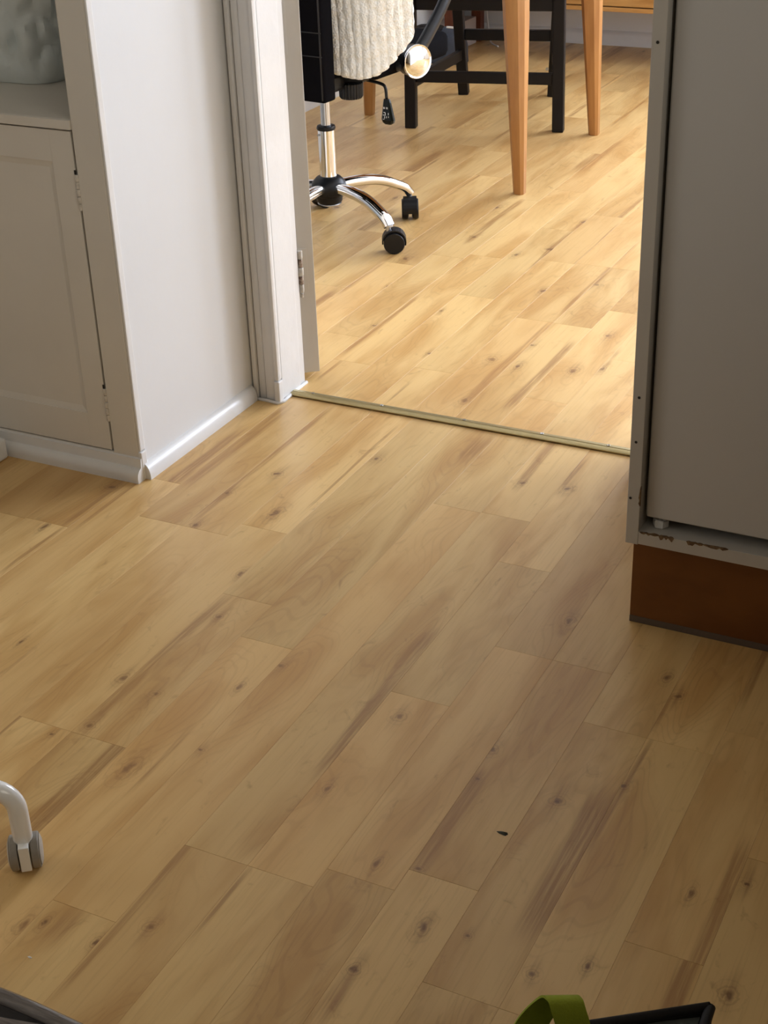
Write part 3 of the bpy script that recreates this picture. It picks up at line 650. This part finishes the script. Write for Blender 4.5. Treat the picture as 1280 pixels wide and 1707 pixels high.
build('gas_column', lathe([(0, 0.295), (0.0135, 0.296), (0.0135, 0.42), (0, 0.42)], 24), M_steel, oc, smooth=True, angle=0.7)
build('mechanism', box(-0.075, 0.075, -0.10, 0.11, 0.405, 0.450, bev=0.008), M_blackpl, oc)
# ribbed tension knob
bm = bmesh.new(); n = 48; rr = []
for z, r in ((0.378, 0.027), (0.383, 0.031), (0.418, 0.032), (0.422, 0.026)):
    rr.append([bm.verts.new(((r + (0.0012 if j % 2 else -0.0008))*math.cos(2*math.pi*j/n) + 0.075, (r + (0.0012 if j % 2 else -0.0008))*math.sin(2*math.pi*j/n) + 0.02, z)) for j in range(n)])
for p, q in zip(rr, rr[1:]):
    for j in range(n): bm.faces.new((p[j], p[(j+1) % n], q[(j+1) % n], q[j]))
bm.faces.new(rr[0][::-1]); bm.faces.new(rr[-1]); build('tension_knob', bm, M_blackpl, oc)
# seat, backrest
def cushion(x0, x1, y0, y1, z0, z1, rnd):
    return box(x0, x1, y0, y1, z0, z1, bev=rnd, seg=4)
build('seat', cushion(-0.235, 0.235, -0.09, 0.27, 0.455, 0.525, 0.03), M_blackfab, oc, smooth=True, angle=1.0)
bk = build('backrest', cushion(-0.228, 0.228, -0.302, -0.252, 0.445, 1.02, 0.010), M_blackfab, oc, smooth=True, angle=0.9)
for z in (0.556, 0.612, 0.70, 0.80): build('seam', box(-0.226, 0.226, -0.3032, -0.3016, z, z+0.0025, bev=0.0005), M_bagblack, bk)
for i in range(36): pass
build('side_piping', tube([(0.221, -0.300, 0.452), (0.221, -0.3005, 0.70), (0.221, -0.300, 1.012)], 0.0028, n=8), M_bagblack, bk, smooth=True)
build('back_bracket', box(-0.03, 0.03, -0.30, -0.05, 0.432, 0.450, bev=0.004), M_blackpl, oc)
# arm bracket, pivot and arms, both sides
for s in (-1, 1):
    arm = empty('armrest', (0, 0, 0), 0, oc)
    build('arm_bracket', tube(smooth_path([(s*0.06, 0.02, 0.430), (s*0.15, 0.025, 0.452), (s*0.22, 0.03, 0.476), (s*0.255, 0.033, 0.485)], 4), None, n=14, flat=(0.030, 0.017)), M_blackpl, arm, smooth=True)
    build('pivot_drum', lathe([(0, -0.05), (0.034, -0.048), (0.040, -0.03), (0.040, 0.0), (0.036, 0.004), (0, 0.004)], 30, T(s*0.277, 0.035, 0.490) @ RZ(0.0 if s > 0 else math.pi) @ RZ(-0.36) @ RY(math.pi/2)), M_blackpl, arm, smooth=True, angle=0.7)
    build('pivot_cap', lathe([(0, 0.018), (0.012, 0.0172), (0.024, 0.0145), (0.033, 0.010), (0.0385, 0.006), (0.0425, 0.008), (0.044, 0.005), (0.0425, 0.0), (0, 0.0)], 36, T(s*0.277, 0.035, 0.490) @ RZ(0.0 if s > 0 else math.pi) @ RZ(-0.36) @ RY(math.pi/2)), M_chrome, arm, smooth=True, angle=0.9)
    build('arm_post', tube(smooth_path([(s*0.268, 0.045, 0.500), (s*0.275, 0.10, 0.55), (s*0.28, 0.165, 0.615), (s*0.28, 0.215, 0.675), (s*0.28, 0.20, 0.70), (s*0.28, 0.10, 0.705)], 5), None, n=12, flat=(0.014, 0.019), upv=(0, 0.6, -0.8)), M_blackpl, arm, smooth=True)
    build('arm_pad', box(s*0.28-0.03, s*0.28+0.03, -0.10, 0.22, 0.70, 0.728, bev=0.012, seg=3), M_blackpl, arm, smooth=True)
# height lever
lv = build('height_lever', tube(smooth_path([(0.06, 0.03, 0.436), (0.12, 0.03, 0.428), (0.166, 0.030, 0.4225), (0.180, 0.030, 0.413), (0.183, 0.030, 0.385)], 5), 0.0042, n=10), M_blackpl, oc, smooth=True)
bm = bmesh.new()
for z, hw, hd in ((0.384, 0.0085, 0.005), (0.375, 0.011, 0.006), (0.345, 0.0165, 0.0075), (0.330, 0.0195, 0.008), (0.322, 0.0165, 0.007), (0.318, 0.010, 0.005)):
    c_ = 0.184
    for x, y in ((-hw, -hd*0.5), (-hw*0.7, -hd), (hw*0.7, -hd), (hw, -hd*0.5), (hw, hd*0.5), (hw*0.7, hd), (-hw*0.7, hd), (-hw, hd*0.5)): bm.verts.new((c_+x+(0.384-z)*0.05, 0.030+y, z))
bm.verts.ensure_lookup_table()
for r in range(5):
    for j in range(8): bm.faces.new([bm.verts[r*8+j], bm.verts[r*8+(j+1) % 8], bm.verts[(r+1)*8+(j+1) % 8], bm.verts[(r+1)*8+j]])
bm.faces.new([bm.verts[j] for j in range(8)]); bm.faces.new([bm.verts[40+j] for j in range(8)])
pd = build('lever_paddle', bm, mat('glossy_dark_paddle', (0.008, 0.011, 0.009), 0.2, var=0.1, vscale=40, spec=0.3), lv)
bm = bmesh.new()
for x, z, w, h in ((-0.008, 0.362, 0.0016, 0.005), (-0.005, 0.362, 0.0016, 0.005), (0.001, 0.362, 0.0016, 0.005), (0.004, 0.362, 0.0016, 0.005), (-0.006, 0.350, 0.005, 0.002), (-0.003, 0.346, 0.0018, 0.008), (-0.008, 0.343, 0.006, 0.0018), (-0.006, 0.337, 0.0018, 0.006), (0.000, 0.338, 0.0018, 0.005), (0.0065, 0.347, 0.0014, 0.006), (0.0065, 0.339, 0.0014, 0.004), (-0.009, 0.332, 0.005, 0.0014)):
    add_box(bm, 0.186+x-w/2, 0.186+x+w/2, 0.0215, 0.0222, z-h/2, z+h/2)
build('paddle_print', bm, M_mark, lv)

# ------------------------------------------------------------------ knitted throw over the corner of the backrest
def knit_sheet():
    bm = bmesh.new(); nu, nv = 72, 84; grid = []
    for j in range(nv+1):
        v = j/nv; row = []
        for i in range(nu+1):
            u = i/nu
            # bottom outline is rounded
            drop = 0.622 - 0.085*abs(2*u-0.90)**2.2 - 0.010*math.sin(3.1*u*2)
            s = v*(drop+0.20)        # length along the cloth; first 0.20 hangs behind the backrest
            wide = 0.315*(0.88 + 0.12*v)
            x = (u-0.5)*wide + 0.012*math.sin(v*4+u)
            if s < 0.18: y, z = 0.058 + 0.0*s, -0.20 + s + 0.0; zz = 1.045 - (0.18-s); yy = -0.072
            elif s < 0.26: a = (s-0.18)/0.08*math.pi; yy = -0.035 - 0.037*math.cos(a); zz = 1.045 + 0.02*math.sin(a)
            else: zz = 1.045 - (s-0.26)*1.0; yy = 0.004 + 0.03*math.sin(min(1, (s-0.26)/0.45)*1.5)
            rib = 0.0022*math.sin((u + 0.17*math.sin(v*3.6+0.6)*(1-u) + 0.01*noise.noise(Vector((u*9, v*12, 1))))*2*math.pi*14)
            fold = 0.013*math.sin(u*2*math.pi*1.4+0.6+v*1.2)
            pu = 0.0045*noise.noise(Vector((u*26, v*34, 3)))
            bow = 0.02*(1-(2*u-1)**2)
            row.append(bm.verts.new((x, yy - (rib + fold + pu + bow if s >= 0.26 else (rib+pu)*0.4), zz)))
        grid.append(row)
    for a, b_ in zip(grid, grid[1:]):
        for i in range(nu): bm.faces.new((a[i], a[i+1], b_[i+1], b_[i]))
    return bm
th_o = build('knitted_throw', knit_sheet(), M_knit, None, smooth=True, loc=(-1.768, 3.352, 0)); th_o.rotation_euler = (0, 0, 0.36)
md = th_o.modifiers.new('thick', 'SOLIDIFY'); md.thickness = 0.014; md.offset = 0
tag(th_o, 'cream chunky knitted throw hanging over the black office chair', 'throw')

# ------------------------------------------------------------------ beech table
tbl = empty('dining_table', (-2.055, 4.455, 0)); tag(tbl, 'orange beech table with tapered splayed legs in the far room', 'table')
def tleg(x, y, dx, dy):
    """bottom at x,y; leans towards dx,dy at the top"""
    bm = bmesh.new(); rings = []
    for z, h in ((0, 0.0135), (0.004, 0.0150), (0.30, 0.0235), (0.50, 0.0295), (0.62, 0.0315), (0.70, 0.0315)):
        cx, cy = x+dx*z/0.7, y+dy*z/0.7; r = []
        for k in range(4):
            for q in (-0.28, 0.28):
                a = math.pi/4 + k*math.pi/2 + q
                r.append(bm.verts.new((cx + h*1.28*math.cos(a), cy + h*1.28*math.sin(a), z)))
        rings.append(r)
    for a, b_ in zip(rings, rings[1:]):
        for k in range(8): bm.faces.new((a[k], a[(k+1) % 8], b_[(k+1) % 8], b_[k]))
    bm.faces.new(rings[0][::-1]); bm.faces.new(rings[-1]); return bm
for x, y, sx, sy in ((-1.621, 4.098, -1, 1), (-1.640, 4.822, -1, -1), (-2.492, 4.822, 1, -1), (-2.475, 4.098, 1, 1)):
    build('leg', tleg(x+2.055, y-4.455, sx*0.030, sy*0.018), M_beech, tbl, smooth=True, angle=0.5)
build('apron', box(-0.40, 0.37, -0.355, -0.335, 0.63, 0.70, bev=0.002), M_beech, tbl); build('apron', box(-0.40, 0.37, 0.335, 0.355, 0.63, 0.70, bev=0.002), M_beech, tbl)
build('apron', box(-0.42, -0.40, -0.335, 0.335, 0.63, 0.70, bev=0.002), M_beech, tbl); build('apron', box(0.37, 0.39, -0.335, 0.335, 0.63, 0.70, bev=0.002), M_beech, tbl)
build('table_top', box(-0.49, 0.48, -0.41, 0.41, 0.70, 0.727, bev=0.008, seg=3), M_beech, tbl)

# ------------------------------------------------------------------ black dining chair
dch = empty('dining_chair', (-2.019, 4.764, 0), math.atan2(0.222, 0.975)); tag(dch, 'black stained wooden dining chair tucked behind the beech table', 'chair')
def bar(nm, p, q, a, b_, m=M_blackwood, parent=None):
    """square bar from p to q, half sizes a (sideways) and b_ (other)"""
    p = Vector(p); q = Vector(q); d = (q-p); L = d.length; d.normalize()
    ref = Vector((0, 0, 1)) if abs(d.z) < 0.8 else Vector((0, 1, 0))
    s = d.cross(ref).normalized(); t = s.cross(d)
    M = Matrix(((s.x, t.x, d.x, p.x), (s.y, t.y, d.y, p.y), (s.z, t.z, d.z, p.z), (0, 0, 0, 1)))
    return build(nm, box(-a, a, -b_, b_, 0, L, bev=0.004, M=M), m, parent or dch)
for s in (-1, 1):
    bar('leg', (s*0.257, 0, 0), (s*0.252, 0, 0.44), 0.0195, 0.0195)
    bar('leg', (s*0.168, 0.512, 0), (s*0.190, 0.470, 0.46), 0.019, 0.019); bar('back_post', (s*0.190, 0.470, 0.46), (s*0.185, 0.56, 0.92), 0.019, 0.017)
    bar('stretcher', (s*0.2545, 0.022, 0.150), (s*0.176, 0.478, 0.150), 0.010, 0.019)
    bar('seat_rail', (s*0.2515, 0.02, 0.415), (s*0.190, 0.45, 0.415), 0.011, 0.026)
bar('stretcher', (-0.236, 0.0, 0.176), (0.236, 0.0, 0.176), 0.010, 0.0195)
bar('stretcher', (-0.160, 0.492, 0.222), (0.160, 0.492, 0.222), 0.010, 0.020)
bar('seat_rail', (-0.233, 0.0, 0.420), (0.233, 0.0, 0.420), 0.011, 0.024)
bar('seat_rail', (-0.171, 0.470, 0.420), (0.171, 0.470, 0.420), 0.011, 0.024)
build('seat', prism([(-0.285, -0.03), (0.285, -0.03), (0.215, 0.447), (-0.215, 0.447)], 0.4605, 0.480), M_blackwood, dch)
for z in (0.62, 0.74, 0.86): bar('back_slat', (-0.168, 0.470+(z-0.46)*0.1957, z), (0.168, 0.470+(z-0.46)*0.1957, z), 0.008, 0.024)
build('floor_glide', lathe([(0, 0), (0.006, 0), (0.006, 0.004), (0, 0.004)], 10, T(0.150, 0.478, 0.105) @ RX(math.pi/2)), M_steel, dch)

# ------------------------------------------------------------------ sideboard by the back wall
sb = empty('sideboard', (-1.95, 6.0, 0)); tag(sb, 'honey oak sideboard on short legs against the back wall', 'sideboard')
def sp_(nm, *a, m=M_oak, bev=0.002, parent=None): return build(nm, box(a[0]+1.95, a[1]+1.95, a[2]-6.0, a[3]-6.0, a[4], a[5], bev=bev), m, parent or sb)
sp_('carcass', -2.68, -1.10, 5.85, 6.215, 0.212, 0.66)
sp_('bottom_edge', -2.68, -1.10, 5.832, 5.8495, 0.212, 0.229)
sp_('top_edge', -2.70, -1.08, 5.825, 6.22, 0.66, 0.685)
for i in range(3):
    x0 = -2.676+i*0.5262
    dw = sp_('drawer', x0, x0+0.520, 5.832, 5.8495, 0.2335, 0.44); sp_('drawer', x0, x0+0.520, 5.832, 5.8495, 0.4445, 0.655)
    build('knob', lathe([(0, 0), (0.008, 0), (0.007, 0.012), (0.015, 0.018), (0.013, 0.026), (0, 0.028)], 16, T(x0+0.26+1.95, -0.168, 0.34) @ RX(math.pi/2)), M_oak, dw, smooth=True)
for x in (-2.642, -1.15):
    for y in (5.885, 6.165): build('leg', prism([(x+1.95-0.021, y-6.0-0.021), (x+1.95+0.021, y-6.0-0.021), (x+1.95+0.021, y-6.0+0.021), (x+1.95-0.021, y-6.0+0.021)], 0, 0.2115), M_redwood, sb)

# ------------------------------------------------------------------ clutter by the back wall
fb = empty('shoulder_bag', (-2.60, 5.735, 0)); tag(fb, 'small black and blue-grey bag slumped on the far floor behind the chair', 'bag')
build('bag_body', lumpy(0, 0, 0.0, 0.105, 0.075, 0.135, 2.0, 30, 18, 0.02, 2.6), M_bluegrey, fb, smooth=True)
build('bag_flap', lumpy(-0.075, -0.005, 0.085, 0.085, 0.078, 0.062, 9.0, 26, 12, 0.02, 2.4), M_bagblack, fb, smooth=True)
build('bag_piping', tube(smooth_path([(0.03, -0.06, 0.148), (0.075, -0.045, 0.140), (0.112, -0.03, 0.105)], 5), 0.0045, n=8), M_cord, fb, smooth=True)
cb = build('card_box', box(-0.055, 0.055, -0.10, 0.10, 0, 0.110, bev=0.003), M_pinkbox, None, loc=(-2.685, 6.02, 0)); tag(cb, 'pale card box on the floor under the sideboard', 'box')
cable = build('power_cable', tube(smooth_path([(-2.67, 6.218, 0.10), (-2.660, 6.20, 0.13), (-2.652, 6.195, 0.17), (-2.635, 6.19, 0.196), (-2.61, 6.185, 0.17), (-2.600, 6.17, 0.10), (-2.58, 6.15, 0.03), (-2.56, 6.12, 0.004), (-2.50, 6.05, 0.004)], 5), 0.0038, n=8), M_cord, None, smooth=True); tag(cable, 'thin white cable looping down behind the pale box', 'cable')

# ------------------------------------------------------------------ white rolling frame (left edge)
rf = empty('rolling_frame', (-1.108, 1.104, 0)); tag(rf, 'white tubular rolling frame on grey twin-wheel castors at the left edge', 'trolley')
hd_ = Vector((-0.89, -0.456, 0)).normalized()
R_ = 0.012
def frame_rail(o, L):
    o = Vector(o); a = o + Vector((0, 0, 0.046)); pts = [a, a+Vector((0, 0, 0.045))]
    br = 0.036; c = a + Vector((0, 0, 0.045)) + hd_*br
    for k in range(1, 9):
        w = math.pi/2*k/8; pts.append(c - hd_*br*math.cos(w) + Vector((0, 0, br*math.sin(w))))
    e0 = pts[-1]; e1 = e0 + hd_*(L-2*br); pts.append(e1); c2 = e1 - Vector((0, 0, br))
    for k in range(1, 9):
        w = math.pi/2*k/8; pts.append(c2 + hd_*br*math.sin(w) + Vector((0, 0, br*math.cos(w))))
    pts.append(pts[-1] - Vector((0, 0, 0.045)))
    build('base_tube', tube(pts, 0.0128, n=20), M_white_tube, rf, smooth=True, angle=0.9)
    return e0, e1
def twin(o, ang_):
    e = empty('castor', o, ang_, rf)
    for s in (-1, 1):
        prof = [(0, 0.0), (0.0225, 0.0), (0.0235, 0.001), (0.0235, 0.009), (0.0225, 0.010), (0, 0.010)]
        w = build('wheel', lathe(prof, 28, T(0, s*0.0085, 0.0235) @ RX(-s*math.pi/2)), M_grey_tyre, e, smooth=True, angle=0.6)
        build('hub_cap', lathe([(0, 0.010), (0.0195, 0.0101), (0.0200, 0.0112), (0.015, 0.0130), (0, 0.0135)], 28, T(0, s*0.0085, 0.0235) @ RX(-s*math.pi/2)), M_grey_hub, w, smooth=True, angle=0.6)
    build('fork', box(-0.0225, 0.012, -0.0068, 0.0068, 0.008, 0.046, bev=0.0015), M_white_tube, e)
    build('collar', lathe([(0.0098, 0.040), (0.0118, 0.042), (0.0124, 0.0465), (0, 0.047)], 20), M_white_tube, e, smooth=True)
RL = 0.62
e0, e1 = frame_rail((0, 0, 0), RL)
ca_ = math.radians(128)
twin((0, 0, 0), ca_); twin(hd_*RL, ca_)
sd = Vector((-0.456, 0.89, 0))*0.40 + hd_*0.34
q0, q1 = frame_rail(sd, 0.28)
twin(sd, ca_); twin(sd+hd_*0.28, ca_)
mA = (e0+e1)/2; mB = (q0+q1)/2
build('cross_tube', tube([mA, mB], 0.0128, n=16), M_white_tube, rf, smooth=True, angle=0.9)

# ------------------------------------------------------------------ white box beside the skirting
wb = build('storage_box', box(-0.26, 0, -0.22, 0.0, 0.0, 0.044, bev=0.008, seg=4), M_white_pl, None, smooth=True, loc=(-1.904, 2.055, 0)); tag(wb, 'low white plastic box just showing beside the cupboard skirting', 'box')

# ------------------------------------------------------------------ black film-wrapped case (bottom left corner)
kc = empty('black_case', (-1.05, 0.62, 0)); tag(kc, 'glossy black case in clear film in the bottom left corner', 'case')
build('case_body', box(-0.26, 0.275, -0.24, 0.219, 0.0, 0.117, bev=0.018, seg=4), M_gloss_black, kc, smooth=True)
build('film_edge', tube(smooth_path([(-0.25, 0.206, 0.114), (-0.08, 0.2085, 0.115), (0.06, 0.206, 0.116), (0.16, 0.2095, 0.115), (0.262, 0.205, 0.114)], 5), None, n=12, flat=(0.010, 0.0075)), M_film, kc, smooth=True)
build('film_fold', tube(smooth_path([(-0.20, 0.17, 0.1185), (-0.02, 0.18, 0.1190), (0.10, 0.165, 0.1185), (0.22, 0.186, 0.1180)], 6), None, n=10, flat=(0.012, 0.0035)), M_film, kc, smooth=True)

# ------------------------------------------------------------------ black tote with lime strap (bottom right)
tt = empty('tote_bag', (-0.33, 0.84, 0)); tag(tt, 'open black tote bag with a lime green handle at the bottom edge', 'bag')
Z1 = 0.25
q = [(-0.199, 1.000), (-0.190, 0.80), (-0.47, 0.60), (-0.478, 0.800)]
q = [(x+0.33, y-0.84) for x, y in q]
def wallpiece(a, b_, nm, t=0.006):
    a = Vector((*a, 0)); b_ = Vector((*b_, 0)); d = (b_-a).normalized(); n_ = Vector((0, 0, 1)).cross(d)
    bm = bmesh.new(); N = 16; rows = []
    for i in range(N+1):
        p = a.lerp(b_, i/N); w = 0.006*math.sin(i/N*math.pi)*1.0
        rows.append([[bm.verts.new(p + n_*(o + w*(z/Z1)) + Vector((0, 0, z))) for z in (0, 0.08, 0.16, Z1)] for o in (0, -t)])
    for r, s in zip(rows, rows[1:]):
        for k in range(3):
            bm.faces.new((r[0][k], s[0][k], s[0][k+1], r[0][k+1])); bm.faces.new((r[1][k], r[1][k+1], s[1][k+1], s[1][k]))
        bm.faces.new((r[0][3], s[0][3], s[1][3], r[1][3])); bm.faces.new((r[0][0], r[1][0], s[1][0], s[0][0]))
    for r in (rows[0], rows[-1]): bm.faces.new([r[0][0], r[0][1], r[0][2], r[0][3], r[1][3], r[1][2], r[1][1], r[1][0]])
    return build(nm, bm, M_bagblack, tt, smooth=True, angle=0.7)
for i in range(4):
    wallpiece(q[i], q[(i+1) % 4], 'bag_side')
    a = Vector((*q[i], Z1)); b_ = Vector((*q[(i+1) % 4], Z1))
    build('rim_binding', tube([a, a.lerp(b_, 0.5), b_], 0.0050, n=10), M_bagblack, tt, smooth=True)
cxq = sum(p[0] for p in q)/4; cyq = sum(p[1] for p in q)/4
build('bag_base', prism([(cxq+(x-cxq)*0.97, cyq+(y-cyq)*0.97) for x, y in q], 0.0, 0.006), M_bagblack, tt)
build('lining_fill', prism([(cxq+(x-cxq)*0.955, cyq+(y-cyq)*0.955) for x, y in q], 0.17, 0.2455), M_baggrey, tt)
def ribbon(pts, wdir, w, th_=0.0022):
    P = smooth_path(pts, 8); wd = Vector(wdir).normalized(); bm = bmesh.new(); rows = []
    for i, p in enumerate(P):
        d = (P[min(i+1, len(P)-1)]-P[max(i-1, 0)]).normalized(); n_ = d.cross(wd).normalized()
        rows.append([bm.verts.new(p + wd*sx*w/2 + n_*so*th_/2) for sx, so in ((-1, -1), (1, -1), (1, 1), (-1, 1))])
    for a, b_ in zip(rows, rows[1:]):
        for k in range(4): bm.faces.new((a[k], a[(k+1) % 4], b_[(k+1) % 4], b_[k]))
    bm.faces.new(rows[0][::-1]); bm.faces.new(rows[-1]); return bm
hp_ = [(-0.286, 0.892, 0.22), (-0.294, 0.9005, 0.268), (-0.3025, 0.904, 0.294), (-0.3080, 0.908, 0.3005), (-0.318, 0.914, 0.292), (-0.336, 0.908, 0.262), (-0.350, 0.896, 0.215)]
hdl = build('handle', ribbon([(x+0.33, y-0.84, z) for x, y, z in hp_], (0.9, 0.43, 0), 0.031), M_lime, tt, smooth=True, angle=0.9)
hdl['label'] = 'lime green webbing handle'

# ------------------------------------------------------------------ tiny debris on the floor
def flake(name, x, y, s, m, label, cat, h=0.0015):
    bm = bmesh.new(); r_ = random.Random(int(x*1000))
    top = [bm.verts.new((s*(1.2*math.cos(k*1.05))*r_.uniform(0.6, 1.1), s*0.6*math.sin(k*1.05)*r_.uniform(0.6, 1.1), 0.0002)) for k in range(6)]
    c0 = bm.verts.new((0, 0, h))
    for k in range(6): bm.faces.new((top[k], top[(k+1) % 6], c0))
    bm.faces.new(top[::-1])
    tag(build(name, bm, m, None, loc=(x, y, 0.0)), label, cat)
flake('leaf_flake', -0.571, 1.413, 0.008, M_leaf, 'tiny dark leaf flake lying on the laminate floor', 'debris', 0.003)
flake('crumb', -1.003, 0.974, 0.0032, M_crumb, 'tiny pale crumb on the floor near the black case', 'debris')
